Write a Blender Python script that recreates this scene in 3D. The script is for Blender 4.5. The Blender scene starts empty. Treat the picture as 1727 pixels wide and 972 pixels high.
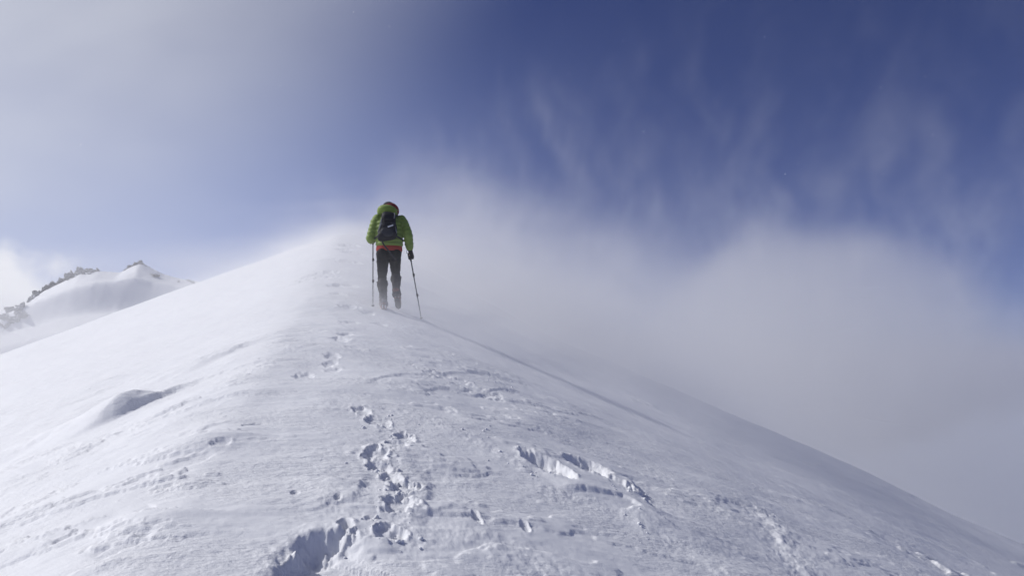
import bpy, bmesh, math, random
import numpy as np
from mathutils import Vector, Matrix
R = math.radians
scene = bpy.context.scene
col = scene.collection

# ------------------------------------------------------------------ camera
EYE = Vector((0.0, 0.0, 1.7))
PITCH = math.atan((600 - 486) / 1355.0)
FOC = 1355.0                                   # focal length in pixels of a 1727 wide frame
cd = bpy.data.cameras.new('camera')
cd.sensor_width = 36.0
cd.lens = 36.0 * FOC / 1727.0
cd.clip_start = 0.05
cd.clip_end = 8000.0
cam = bpy.data.objects.new('camera', cd)
cam.location = EYE
cam.rotation_euler = (math.pi / 2 + PITCH, 0, 0)
col.objects.link(cam)
scene.camera = cam

# ------------------------------------------------------------------ sun and sky
SUN_AZ = R(75.0)                               # to the left of the view direction
SUN_EL = R(38.0)
sun_dir = Vector((-math.sin(SUN_AZ) * math.cos(SUN_EL), math.cos(SUN_AZ) * math.cos(SUN_EL), math.sin(SUN_EL)))
sd = bpy.data.lights.new('sun', 'SUN')
sd.energy = 2.8
sd.angle = R(1.6)
sd.color = (1.0, 0.975, 0.955)
sun = bpy.data.objects.new('sun', sd)
sun.rotation_euler = sun_dir.to_track_quat('Z', 'Y').to_euler()
sun.location = (0, 0, 50)
col.objects.link(sun)

scene.view_settings.view_transform = 'Standard'
scene.view_settings.look = 'None'
scene.view_settings.exposure = 0.0
scene.view_settings.gamma = 1.0
scene.view_settings.use_curve_mapping = False
try:
    scene.cycles.volume_bounces = 3
    scene.cycles.volume_step_rate = 3.0
    scene.cycles.volume_max_steps = 256
    scene.cycles.max_bounces = 6
    scene.cycles.diffuse_bounces = 3
    scene.cycles.use_denoising = True
except Exception:
    pass


class NT:
    """Small helper for node trees."""
    def __init__(self, tree):
        self.t = tree
        self.n = tree.nodes
        self.l = tree.links

    def new(self, kind, **kw):
        n = self.n.new(kind)
        for k, v in kw.items():
            setattr(n, k, v)
        return n

    def put(self, sock, v):
        if hasattr(v, 'is_output'):
            self.l.new(v, sock)
        elif v is not None:
            sock.default_value = v

    def math(self, op, a, b=None, c=None, clamp=False):
        n = self.new('ShaderNodeMath', operation=op, use_clamp=clamp)
        self.put(n.inputs[0], a)
        if b is not None:
            self.put(n.inputs[1], b)
        if c is not None:
            self.put(n.inputs[2], c)
        return n.outputs[0]

    def dot(self, v, vec):
        n = self.new('ShaderNodeVectorMath', operation='DOT_PRODUCT')
        self.l.new(v, n.inputs[0])
        n.inputs[1].default_value = vec
        return n.outputs['Value']

    def vmul(self, v, vec):
        n = self.new('ShaderNodeVectorMath', operation='MULTIPLY')
        self.l.new(v, n.inputs[0])
        n.inputs[1].default_value = vec
        return n.outputs[0]

    def vadd(self, v, vec):
        n = self.new('ShaderNodeVectorMath', operation='ADD')
        self.l.new(v, n.inputs[0])
        self.put(n.inputs[1], vec)
        return n.outputs[0]

    def noise(self, v, scale, detail=3, rough=0.55, dist=0.0, col=False):
        n = self.new('ShaderNodeTexNoise')
        self.l.new(v, n.inputs['Vector'])
        n.inputs['Scale'].default_value = scale
        n.inputs['Detail'].default_value = detail
        n.inputs['Roughness'].default_value = rough
        n.inputs['Distortion'].default_value = dist
        return n.outputs['Color' if col else 'Fac']

    def smooth(self, v, a, b, lo=0.0, hi=1.0):
        n = self.new('ShaderNodeMapRange', interpolation_type='SMOOTHSTEP')
        self.put(n.inputs[0], v)
        self.put(n.inputs[1], a)
        self.put(n.inputs[2], b)
        n.inputs[3].default_value = lo
        n.inputs[4].default_value = hi
        return n.outputs[0]

    def mix(self, f, a, b):
        n = self.new('ShaderNodeMix', data_type='RGBA')
        self.put(n.inputs[0], f)
        self.put(n.inputs[6], a)
        self.put(n.inputs[7], b)
        return n.outputs[2]


world = bpy.data.worlds.new('World')
scene.world = world
world.use_nodes = True
w = NT(world.node_tree)
w.n.clear()
sky = w.new('ShaderNodeTexSky', sky_type='NISHITA')
sky.sun_disc = False
sky.sun_elevation = SUN_EL
sky.sun_rotation = -SUN_AZ
sky.altitude = 3600.0
sky.air_density = 1.0
sky.dust_density = 0.6
sky.ozone_density = 2.5
geo = w.new('ShaderNodeTexCoord')
d = geo.outputs['Generated']
toward = w.dot(d, sun_dir)                     # cosine of the angle to the sun
elev = w.dot(d, (0, 0, 1))
# thin ice-crystal veil, lit by forward scattering round the sun
veil_n = w.noise(w.vmul(d, (1.0, 1.0, 1.6)), 1.7, 4, 0.5, 0.25)
veil = w.math('MULTIPLY', w.smooth(veil_n, 0.15, 0.80, 0.35, 1.0), w.smooth(toward, 0.40, 0.82))
veil = w.math('MULTIPLY', veil, 0.92, clamp=True)
# pale air low on the sunward side
low = w.math('MULTIPLY', w.smooth(elev, 0.42, 0.02), w.smooth(toward, 0.22, 0.62))
low = w.math('MULTIPLY', low, 0.75)
# bank of cloud along the horizon
boff = (7.9, 4.4, 0.0)
bank_n = w.noise(w.vadd(d, boff), 7.0, 6, 0.6)
bank_big = w.noise(w.vadd(w.vmul(d, (1, 1, 0.2)), boff), 2.6, 1, 0.5)
top = w.math('ADD', w.math('MULTIPLY', w.math('SUBTRACT', bank_n, 0.5), 0.18), w.math('MULTIPLY', w.math('SUBTRACT', bank_big, 0.33), 0.42))
top = w.math('SUBTRACT', top, w.smooth(toward, 0.58, 0.38, 0.0, 0.12))
bank = w.smooth(w.math('SUBTRACT', top, elev), -0.012, 0.03)
veil_col = w.mix(w.smooth(toward, 0.3, 0.7), (5.4, 6.3, 9.0, 1), (9.5, 9.8, 10.7, 1))
bank_col = w.mix(w.smooth(toward, 0.25, 0.60), (4.6, 5.2, 7.2, 1), (11.6, 11.7, 12.4, 1))
tint = w.new('ShaderNodeMix', data_type='RGBA', blend_type='MULTIPLY')
tint.inputs[0].default_value = 1.0
w.l.new(sky.outputs[0], tint.inputs[6])
tint.inputs[7].default_value = (0.43, 0.43, 0.75, 1)
c = w.mix(low, tint.outputs[2], (6.0, 7.1, 10.8, 1))
c = w.mix(veil, c, veil_col)
c = w.mix(bank, c, bank_col)
bg = w.new('ShaderNodeBackground')
w.l.new(c, bg.inputs['Color'])
bg.inputs['Strength'].default_value = 0.075
wo = w.new('ShaderNodeOutputWorld')
w.l.new(bg.outputs[0], wo.inputs['Surface'])


# ------------------------------------------------------------------ helpers
def tag(o, label=None, cat=None, group=None, kind=None):
    if label: o['label'] = label
    if cat: o['category'] = cat
    if group: o['group'] = group
    if kind: o['kind'] = kind
    return o


def link(name, me, mat=None, parent=None):
    o = bpy.data.objects.new(name, me)
    if mat: me.materials.append(mat)
    if parent: o.parent = parent
    col.objects.link(o)
    return o


def empty(name, loc, rotz=0.0):
    o = bpy.data.objects.new(name, None)
    o.location = loc
    o.rotation_euler = (0, 0, rotz)
    o.empty_display_size = 0.2
    col.objects.link(o)
    return o


def hash2(ix, iy, seed):
    h = (ix.astype(np.int64) * 374761393 + iy.astype(np.int64) * 668265263 + seed * 1442695041) & 0xFFFFFFFF
    h = ((h ^ (h >> 13)) * 1274126177) & 0xFFFFFFFF
    h = ((h ^ (h >> 16)) * 2246822519) & 0xFFFFFFFF
    return (h ^ (h >> 15)) & 0xFFFF


_ang = np.linspace(0, 2 * np.pi, 65536, endpoint=False)
_GX, _GY = np.cos(_ang).astype(np.float32), np.sin(_ang).astype(np.float32)


def perlin(x, y, seed=0):
    x = np.asarray(x, dtype=np.float64); y = np.asarray(y, dtype=np.float64)
    ix, iy = np.floor(x), np.floor(y)
    fx, fy = (x - ix).astype(np.float32), (y - iy).astype(np.float32)
    u = fx * fx * fx * (fx * (fx * 6 - 15) + 10)
    v = fy * fy * fy * (fy * (fy * 6 - 15) + 10)
    def g(dx, dy):
        k = hash2(ix + dx, iy + dy, seed)
        return _GX[k] * (fx - dx) + _GY[k] * (fy - dy)
    a = g(0, 0); b = g(1, 0); c_ = g(0, 1); d_ = g(1, 1)
    return (a + u * (b - a)) * (1 - v) + (c_ + u * (d_ - c_)) * v


def fbm(x, y, seed=0, octs=4, gain=0.5, lac=2.03):
    s = 0.0; amp = 1.0
    for k in range(octs):
        s = s + amp * perlin(x, y, seed + 17 * k)
        x = np.asarray(x) * lac + 3.1; y = np.asarray(y) * lac - 1.7
        amp *= gain
    return s


def sstep(a, b, x):
    t = np.clip((x - a) / (b - a), 0, 1)
    return t * t * (3 - 2 * t)


# ------------------------------------------------------------------ the ridge
def crest_x(y):
    return -0.9 - 0.183 * y


SR, WR, SL, WL = 0.452, 1.7, 0.368, 0.4


def EDGE(u):
    return 23.0 + 9.0 * sstep(6.0, 0.0, u)


def base_height(x, y):
    x = np.asarray(x, dtype=np.float64); y = np.asarray(y, dtype=np.float64)
    xc = crest_x(y)
    u = x - xc
    zc = 0.09 + 0.1945 * y + 0.0011 * np.clip(y, 0, 60) * (np.clip(y, 0, 60) - 13.0)
    near = sstep(12.0, 5.5, y)
    wr, sr = WR + 2.3 * near, SR + 0.06 * near
    h = zc - np.where(u > 0, sr * (np.sqrt(u * u + wr * wr) - wr), SL * (np.sqrt(u * u + WL * WL) - WL))
    ye = EDGE(u)
    dd = (y - ye) + 0.3
    h = h - 0.275 * (dd + np.sqrt(dd * dd + 3.0))
    # broad wind-shaped swells
    far = sstep(40, 160, np.hypot(x, y))
    h = h + (0.10 * perlin(x * 0.16 + 4.2, y * 0.24 + 1.3, 5) + 0.05 * perlin(x * 0.4, y * 0.7, 9)) * (1 - far)
    h = h + far * (14.0 * fbm(x / 160.0, y / 160.0, 21, 4))
    floor_z = -330.0 + 60.0 * fbm(x / 500.0, y / 500.0, 31, 4)
    k = 30.0
    return np.where(far > 0, np.logaddexp(h / k, floor_z / k) * k, h)


H_CAM = float(base_height(np.array([0.0]), np.array([0.0]))[0])
EYE.z = H_CAM + 1.7
cam.location = EYE


def ray(px, py):
    xc_, zc_ = (px - 863.5) / FOC, (486 - py) / FOC
    v = Vector((xc_, math.cos(PITCH) - zc_ * math.sin(PITCH), math.sin(PITCH) + zc_ * math.cos(PITCH)))
    return v / v.y


def at(px, py, tmax=60.0):
    """World point of the ridge seen at a point of the photograph."""
    v = ray(px, py)
    t = np.linspace(1.0, tmax, 6000)
    dz = (EYE.z + v.z * t) - base_height(v.x * t, t)
    k = np.argmax(dz < 0)
    if dz[k] >= 0:
        k = len(t) - 1
    return Vector((v.x * t[k], t[k], float(base_height(np.array([v.x * t[k]]), np.array([t[k]]))[0])))


# ------------------------------------------------------------------ materials
def new_mat(name):
    m = bpy.data.materials.new(name)
    m.use_nodes = True
    t = NT(m.node_tree)
    return m, t, t.n['Principled BSDF']


def snow_material():
    m, t, b = new_mat('snow')
    pos = t.new('ShaderNodeNewGeometry').outputs['Position']
    big = t.noise(t.vmul(pos, (0.8, 1.6, 1.0)), 1.1, 4, 0.6)
    c = t.mix(big, (0.80, 0.815, 0.85, 1), (0.88, 0.885, 0.90, 1))
    t.l.new(c, b.inputs['Base Color'])
    b.inputs['Roughness'].default_value = 0.62
    b.inputs['Specular IOR Level'].default_value = 0.25
    g1 = t.noise(t.vmul(pos, (0.7, 1.5, 1.0)), 26, 4, 0.62)
    g2 = t.noise(pos, 140, 2, 0.6)
    b1 = t.new('ShaderNodeBump'); b1.inputs['Strength'].default_value = 0.55; b1.inputs['Distance'].default_value = 0.02
    b2 = t.new('ShaderNodeBump'); b2.inputs['Strength'].default_value = 0.4; b2.inputs['Distance'].default_value = 0.004
    t.l.new(t.smooth(t.noise(t.vmul(pos, (0.7, 1.2, 1.0)), 1.4, 3, 0.6), 0.36, 0.62, 0.12, 0.75), b1.inputs['Strength'])
    t.l.new(g1, b1.inputs['Height']); t.l.new(g2, b2.inputs['Height'])
    t.l.new(b1.outputs[0], b2.inputs['Normal']); t.l.new(b2.outputs[0], b.inputs['Normal'])
    return m


def cloth(name, rgb, rough=0.75, sheen=0.0, scale=90, bump=0.25, vary=0.15, spec=0.3):
    m, t, b = new_mat(name)
    pos = t.new('ShaderNodeTexCoord').outputs['Object']
    n = t.noise(pos, scale, 3, 0.6)
    n2 = t.noise(pos, 9, 3, 0.55)
    lo = tuple(v * (1 - vary) for v in rgb) + (1,)
    hi = tuple(min(1, v * (1 + vary)) for v in rgb) + (1,)
    t.l.new(t.mix(n2, lo, hi), b.inputs['Base Color'])
    b.inputs['Roughness'].default_value = rough
    b.inputs['Specular IOR Level'].default_value = spec
    b.inputs['Sheen Weight'].default_value = sheen
    bp = t.new('ShaderNodeBump'); bp.inputs['Strength'].default_value = bump; bp.inputs['Distance'].default_value = 0.004
    t.l.new(n, bp.inputs['Height']); t.l.new(bp.outputs[0], b.inputs['Normal'])
    return m


def frosted(name, rgb, z_full, z_none, frost=(0.80, 0.80, 0.84), rough=0.75, amount=1.0):
    """Cloth caked with driven snow that thins out upwards along the object."""
    m, t, b = new_mat(name)
    pos = t.new('ShaderNodeTexCoord').outputs['Object']
    z = t.new('ShaderNodeSeparateXYZ'); t.l.new(pos, z.inputs[0])
    n = t.noise(pos, 26, 5, 0.65)
    k = t.math('ADD', z.outputs[2], t.math('MULTIPLY', t.math('SUBTRACT', n, 0.5), 0.55))
    f = t.math('MULTIPLY', t.smooth(k, z_full, z_none, 1.0, 0.0), amount)
    t.l.new(t.mix(f, rgb + (1,), frost + (1,)), b.inputs['Base Color'])
    b.inputs['Roughness'].default_value = rough
    b.inputs['Specular IOR Level'].default_value = 0.25
    bp = t.new('ShaderNodeBump'); bp.inputs['Strength'].default_value = 0.4; bp.inputs['Distance'].default_value = 0.006
    t.l.new(n, bp.inputs['Height']); t.l.new(bp.outputs[0], b.inputs['Normal'])
    return m


def metal(name, rgb, rough=0.35, metallic=0.9):
    m, t, b = new_mat(name)
    pos = t.new('ShaderNodeTexCoord').outputs['Object']
    n = t.noise(pos, 60, 3, 0.6)
    t.l.new(t.mix(n, tuple(v * 0.8 for v in rgb) + (1,), tuple(min(1, v * 1.2) for v in rgb) + (1,)), b.inputs['Base Color'])
    t.l.new(t.math('MULTIPLY_ADD', n, 0.25, rough - 0.1), b.inputs['Roughness'])
    b.inputs['Metallic'].default_value = metallic
    return m


SNOW = snow_material()

# ------------------------------------------------------------------ the snow sheet
NF = 1040
fine = np.linspace(-35.5, 35.5, NF)
coarse = np.linspace(35.5, 324.5, 132)[1:-1]
theta = np.radians(np.concatenate([fine, coarse]))
NTH = len(theta)
rad = np.concatenate([np.geomspace(0.5, 3.2, 36)[:-1], np.geomspace(3.2, 36.0, 760)[:-1], np.geomspace(36.0, 1500.0, 80)])
NR = len(rad)
GX = (rad[:, None] * np.sin(theta)[None, :])
GY = (rad[:, None] * np.cos(theta)[None, :])
GZ = base_height(GX, GY)

NEAR = np.searchsorted(rad, 40.0)
X, Y = GX[:NEAR], GY[:NEAR]
D = np.zeros_like(X)
XC = crest_x(Y)
S = X - XC                                      # metres to the right of the crest
right = sstep(-0.3, 0.8, S)
dist = np.hypot(X, Y)

# wind-driven relief: long axis across the ridge, where the wind blows
wx, wy = X + 0.22 * Y, Y - 0.18 * X
warp = 0.35 * fbm(X * 0.6, Y * 0.6, 3, 2)
rid = 1.0 - np.abs(fbm(wx / 1.5 + warp, wy / 0.34 + warp, 41, 4, 0.55)) * 2.2
patch = sstep(-0.05, 0.35, fbm(X * 0.33 + 7, Y * 0.33, 51, 3))
D += 0.020 * rid * (0.35 + 0.65 * patch) * (1.6 - 0.6 * right)
D += 0.05 * fbm(X * 0.9 + 3, Y * 1.2, 61, 3)
D += 0.012 * fbm(wx * 3.0, wy * 6.5, 71, 4, 0.55)
D += 0.007 * fbm(wx * 11.0, wy * 17.0, 81, 3, 0.6) * (0.4 + patch) * (0.5 + 0.7 * right)
D += 0.05 * perlin(X * 1.3 + 5, Y * 1.7, 85) * sstep(14, 7, dist)

# broken wind crust: plates with sharp worn edges
pl = fbm(wx * 0.75 + 11, wy * 1.55, 91, 5, 0.52)
crust = sstep(-0.025, 0.035, pl - 0.10) + 0.8 * sstep(-0.02, 0.03, pl - 0.27)
cm = sstep(0.0, 0.25, fbm(X * 0.42 + 2.5, Y * 0.42 + 9, 97, 2) + 0.10) * sstep(17, 9, dist)
D += 0.024 * crust * cm * (0.45 + 0.55 * right)
# wind-cut lips on the windward side
pl2 = fbm(wx * 0.85 + 4, wy * 3.1 + 2, 99, 5, 0.55)
lips = sstep(-0.03, 0.03, pl2 - 0.12) + 0.7 * sstep(-0.03, 0.03, pl2 - 0.30)
D += 0.030 * lips * (1 - right) * sstep(-0.10, 0.25, fbm(X * 0.55 + 8, Y * 0.8 + 3, 101, 2)) * sstep(14, 7, dist)
# long soft drift waves on the lee face
lee = fbm(X * 0.10 + 0.3 * Y * 0.1, Y * 0.42 + 0.10 * X, 103, 3)
D += 0.16 * lee * sstep(2.0, 6.0, S)
wave = 1 - np.abs(perlin(wx / 3.2, wy / 0.9, 107)) * 2
D += 0.035 * wave * sstep(2.5, 6.0, S)
# lines of lumps blown out along the lee face
lum = fbm(X * 2.1, Y * 3.2, 111, 3)
D += 0.07 * sstep(0.28, 0.5, lum) * sstep(3.5, 6.5, S) * sstep(0.05, 0.35, fbm(X * 0.3, Y * 0.5, 113, 2))


def window(c, rx, ry):
    return (np.abs(X - c.x) < rx) & (np.abs(Y - c.y) < ry)


def stamp(px, py, length, width, ang, depth, rim=0.02, rough=0.25, seed=1, sharp=0.22):
    """A hole pressed into the snow, with crumbs on its rim."""
    c = at(px, py)
    rr = max(length, width) * 1.9 + 0.1
    w_ = window(c, rr, rr)
    x, y = X[w_] - c.x, Y[w_] - c.y
    ca, sa = math.cos(ang), math.sin(ang)
    lx, ly = x * ca + y * sa, -x * sa + y * ca
    rho = np.sqrt((lx / (width * 0.5)) ** 2 + (ly / (length * 0.5)) ** 2)
    rho = rho + rough * fbm(x * 8 + seed * 3.7, y * 8 - seed, 120 + seed, 4, 0.6) * 1.5
    pit = 1 - sstep(1 - sharp, 1 + sharp, rho)
    floor_ = 1 + 0.35 * fbm(x * 9 + seed, y * 9, 140 + seed, 3)
    ring = np.exp(-((rho - 1.28) / 0.22) ** 2)
    cr = 0.5 + 1.3 * np.maximum(fbm(x * 16, y * 16 + seed, 160 + seed, 3, 0.6), -0.3)
    D[w_] += -depth * pit * floor_ + rim * ring * cr


def rubble(pts, half, amp, seed):
    """A band of broken crumbs along a line of photo points."""
    P = [at(*p) for p in pts]
    best = np.full(X.shape, 1e9)
    for a, b in zip(P[:-1], P[1:]):
        w_ = (X > min(a.x, b.x) - 1) & (X < max(a.x, b.x) + 1) & (Y > min(a.y, b.y) - 1) & (Y < max(a.y, b.y) + 1)
        ax, ay = b.x - a.x, b.y - a.y
        t = np.clip(((X[w_] - a.x) * ax + (Y[w_] - a.y) * ay) / (ax * ax + ay * ay), 0, 1)
        q = np.hypot(X[w_] - a.x - t * ax, Y[w_] - a.y - t * ay)
        best[w_] = np.minimum(best[w_], q)
    w_ = best < half * 2.2
    x, y = X[w_], Y[w_]
    k = np.exp(-(best[w_] / half) ** 2)
    n1 = fbm(x * 8, y * 8, 200 + seed, 4, 0.62)
    n2 = np.maximum(fbm(x * 17, y * 17, 220 + seed, 3, 0.6), -0.15)
    D[w_] += 0.65 * k * (amp * n1 * 1.2 + amp * 1.1 * n2)


def ledge(pts, drop, soft, back, seed=0, scoop=False):
    """A worn crust edge along photo points: snow stands proud on its left-hand side and breaks off sharply."""
    P = [at(*p) for p in pts]
    best = np.full(X.shape, 1e9); side = np.zeros(X.shape); tt = np.zeros(X.shape)
    nseg = len(P) - 1
    for i, (a, b) in enumerate(zip(P[:-1], P[1:])):
        w_ = (X > min(a.x, b.x) - back * 2) & (X < max(a.x, b.x) + back * 2) & (Y > min(a.y, b.y) - back * 2) & (Y < max(a.y, b.y) + back * 2)
        ax, ay = b.x - a.x, b.y - a.y
        L = math.hypot(ax, ay)
        t = ((X[w_] - a.x) * ax + (Y[w_] - a.y) * ay) / (L * L)
        tc = np.clip(t, 0, 1)
        q = np.hypot(X[w_] - a.x - tc * ax, Y[w_] - a.y - tc * ay)
        sg = ((X[w_] - a.x) * (-ay) + (Y[w_] - a.y) * ax) / L
        bw = best[w_]; take = q < bw
        bw[take] = q[take]; best[w_] = bw
        sw = side[w_]; sw[take] = sg[take]; side[w_] = sw
        tw = tt[w_]; tw[take] = ((i + t) / nseg)[take]; tt[w_] = tw
    w_ = best < back * 2
    x, y = X[w_], Y[w_]
    jit = 0.05 * fbm(x * 5, y * 5, 240 + seed, 4, 0.6)
    s_ = np.where(side[w_] >= 0, best[w_], -best[w_]) + jit
    fade = sstep(0.0, 0.18, tt[w_]) * sstep(1.0, 0.82, tt[w_])
    if scoop:
        fade = sstep(0.0, 0.12, tt[w_]) * sstep(0.74, 0.42, tt[w_])
        D[w_] -= drop * fade * (1 - sstep(-soft, soft, s_)) * np.exp(-(np.maximum(-s_, 0) / back) ** 2)
    else:
        D[w_] += drop * fade * sstep(-soft, soft, s_) * np.exp(-(np.maximum(s_, 0) / back) ** 2)


PI = math.pi
# the fresh trail in the foreground
trail = [(612, 694, .24, .13, 0.5, .06), (640, 712, .26, .15, 0.5, .045), (682, 738, .22, .14, 0.2, .06), (668, 753, .16, .12, 0.9, .06),
         (634, 770, .24, .16, -0.1, .09), (648, 796, .26, .14, 0.6, .06), (662, 806, .18, .12, 0.1, .05),
         (682, 824, .22, .15, -0.2, .10), (673, 856, .20, .17, 0.1, .10), (657, 900, .17, .13, 0.0, .07), (672, 903, .12, .08, 0.3, .05),
         (624, 878, .08, .06, 0.0, .03)]
for i, (px, py, L, W, a, dp) in enumerate(trail):
    stamp(px, py, L, W, a, dp * 0.72, 0.020, 0.42, i + 1, 0.26)
rubble([(600, 690), (640, 712), (660, 740), (640, 780), (665, 800), (690, 830), (680, 870), (665, 910)], 0.10, 0.022, 1)
# older prints along the crest, drifted in
old = [(512, 632, .30, .16, 0.2, .05), (560, 602, .26, .15, 0.4, .045), (556, 614, .2, .13, 0, .04), (574, 574, .30, .2, 0.3, .06), (584, 566, .2, .16, 0.3, .05),
       (590, 545, .3, .22, 0.0, .06), (588, 518, .35, .3, 0.2, .08), (572, 497, .3, .25, 0.2, .07), (582, 482, .5, .4, 0, .09), (566, 482, .4, .3, 0, .07),
       (588, 441, .6, .5, .2, .16), (594, 427, .6, .5, 0, .22), (590, 414, .7, .5, .2, .24), (583, 421, .6, .5, 0, .17), (562, 438, .6, .6, .3, .07), (541, 462, .9, .4, -.9, .09), (528, 470, .9, .4, -.9, .08),
       (562, 625, .2, .14, 0, .03), (428, 715, .14, .07, -.9, .045), (370, 751, .17, .07, -1.0, .035), (620, 528, .35, .2, .2, .05), (640, 548, .35, .2, 0, .04), (596, 587, .2, .2, 0, .035)]
for i, (px, py, L, W, a, dp) in enumerate(old):
    stamp(px, py, L, W, a, dp, 0.012, 0.45, i + 40, 0.45)
# hollows scoured into the windward slope


def drift_lip(px, py, height, gentle, steep, half, skew, seed):
    """A small drift: long gentle rise on its windward side, short steep lee side."""
    c = at(px, py)
    w_ = window(c, gentle + 1, half * 3 + 1)
    x, y = X[w_] - c.x, Y[w_] - c.y
    lx = x - skew * y + 0.10 * fbm(x * 2.2, y * 2.2, 260 + seed, 3)
    D[w_] += height * sstep(-gentle, 0, lx) * (1 - sstep(0, steep, lx)) * np.exp(-(y / half) ** 2)


drift_lip(206, 698, .26, 1.7, .26, .30, .45, 2)
drift_lip(236, 688, .20, .7, .16, .30, .9, 2)
drift_lip(375, 602, .16, 1.2, .30, .40, .6, 3)
stamp(370, 604, .60, .16, -1.15, .05, 0.0, 0.3, 72, 0.7)
ledge([(150, 950), (190, 928), (225, 912), (270, 905)], -.030, .012, .10, 1)
ledge([(165, 955), (215, 930), (268, 906)], -.022, .010, .08, 2)
ledge([(280, 805), (330, 782), (370, 762)], -.022, .012, .12, 3)
ledge([(230, 868), (262, 855)], -.02, .010, .07, 4)
stamp(108, 912, .13, .06, -1.0, .03, 0.008, .4, 73)
# deep boot hole at the bottom of the picture and the hand-sized one above it
ledge([(440, 1010), (462, 985), (490, 945), (522, 915), (560, 903), (604, 893), (660, 880), (720, 872)], .19, .05, .85, 5, True)
rubble([(500, 935), (530, 922), (560, 915), (590, 908)], 0.07, 0.10, 12)
rubble([(470, 965), (505, 930), (545, 908), (600, 896)], 0.03, 0.05, 14)
stamp(583, 889, .12, .09, 0.0, .10, 0.02, 0.35, 82, 0.15)
stamp(497, 834, .05, .045, 0.0, .05, 0.0, 0.2, 83, 0.2)
stamp(570, 846, .06, .04, 0.0, .035, 0.0, 0.2, 84, 0.2)
rubble([(440, 960), (500, 915), (560, 890), (590, 875), (560, 850)], 0.10, 0.018, 3)
# broken slab on the right of the trail
stamp(922, 784, .50, .27, 0.5, .17, 0.02, 0.16, 90, 0.34)
stamp(990, 784, .38, .30, 0.3, .15, 0.02, 0.16, 91, 0.34)
stamp(1040, 812, .34, .14, 0.9, .06, 0.02, 0.42, 92, 0.25)
ledge([(1035, 796), (1065, 812), (1090, 840), (1112, 866)], -.07, .03, .22, 6)
ledge([(935, 825), (990, 832), (1050, 842), (1085, 862), (1030, 866)], .055, .035, .20, 7)
rubble([(650, 690), (720, 705), (790, 740), (850, 770), (890, 792)], 0.13, 0.016, 4)
rubble([(1030, 795), (1060, 805), (1095, 845), (1110, 862)], 0.08, 0.022, 5)
rubble([(930, 830), (1000, 850), (1080, 880), (1130, 920)], 0.14, 0.016, 6)
# crust ledges under the walker
ledge([(600, 655), (650, 640), (720, 634), (800, 632), (845, 636)], .030, .03, .5, 8)
ledge([(690, 668), (745, 655), (800, 668), (850, 660), (880, 664)], .035, .03, .4, 9)
stamp(775, 648, .9, .35, 0.9, .05, 0.01, 0.6, 93, 0.5)
rubble([(830, 632), (845, 650), (865, 664), (905, 690), (950, 715)], 0.10, 0.03, 7)
rubble([(600, 640), (660, 648), (740, 668)], 0.18, 0.014, 8)
ledge([(712, 790), (728, 830), (722, 868), (700, 892)], -.03, .03, .20, 10)
ledge([(610, 800), (612, 840), (560, 852)], -.025, .02, .2, 11)
ledge([(1270, 850), (1295, 890), (1330, 935), (1370, 990)], .03, .05, .5, 12)
rubble([(1280, 860), (1320, 920), (1370, 985)], 0.2, 0.03, 9)
stamp(885, 893, .12, .05, .2, .03, 0.01, .3, 94)
stamp(805, 880, .14, .04, .3, .03, 0.01, .3, 95)
rubble([(690, 915), (780, 905), (850, 925), (900, 965)], 0.22, 0.016, 10)

D *= 0.50 * sstep(40, 30, dist)
GZ[:NEAR] += D
CENTER_Z = float(GZ[0].mean())
verts = np.concatenate([np.stack([GX.ravel(), GY.ravel(), GZ.ravel()], 1), [[0, 0, CENTER_Z]]]).astype(np.float32)
ii, jj = np.meshgrid(np.arange(NR - 1), np.arange(NTH), indexing='ij')
jn = (jj + 1) % NTH
quads = np.stack([ii * NTH + jj, ii * NTH + jn, (ii + 1) * NTH + jn, (ii + 1) * NTH + jj], -1).reshape(-1, 4)[:, ::-1]
cap = np.stack([np.full(NTH, NR * NTH), np.roll(np.arange(NTH), -1), np.arange(NTH)], 1)
me = bpy.data.meshes.new('snow_ridge')
me.vertices.add(len(verts)); me.vertices.foreach_set('co', verts.ravel())
loops = np.concatenate([quads.ravel(), cap.ravel()]).astype(np.int32)
me.loops.add(len(loops)); me.loops.foreach_set('vertex_index', loops)
nq, nt = len(quads), len(cap)
me.polygons.add(nq + nt)
starts = np.concatenate([np.arange(nq) * 4, nq * 4 + np.arange(nt) * 3]).astype(np.int32)
me.polygons.foreach_set('loop_start', starts)
me.polygons.foreach_set('use_smooth', np.ones(nq + nt, dtype=bool))
me.update(calc_edges=True)
ridge = link('terrain', me, SNOW)
tag(ridge, 'wind-packed snow ridge with a trail of boot prints climbing to the left', None, None, 'structure')


def ground(x, y):
    """Height of the finished snow at a near point."""
    r_ = math.hypot(x, y); a = math.atan2(x, y)
    i = int(np.clip(np.searchsorted(rad, r_), 1, NR - 1))
    j = int(np.clip(np.searchsorted(theta[:NF], a), 1, NF - 1))
    fi = (r_ - rad[i - 1]) / (rad[i] - rad[i - 1]); fj = (a - theta[j - 1]) / (theta[j] - theta[j - 1])
    return float((GZ[i - 1, j - 1] * (1 - fj) + GZ[i - 1, j] * fj) * (1 - fi) + (GZ[i, j - 1] * (1 - fj) + GZ[i, j] * fj) * fi)



# ------------------------------------------------------------------ shape helpers
def frame_of(tan, ref):
    tan = tan.normalized()
    u = ref - tan * ref.dot(tan)
    if u.length < 1e-4:
        u = Vector((1, 0, 0)) - tan * tan.x
    u.normalize()
    return u, tan.cross(u)


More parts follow.
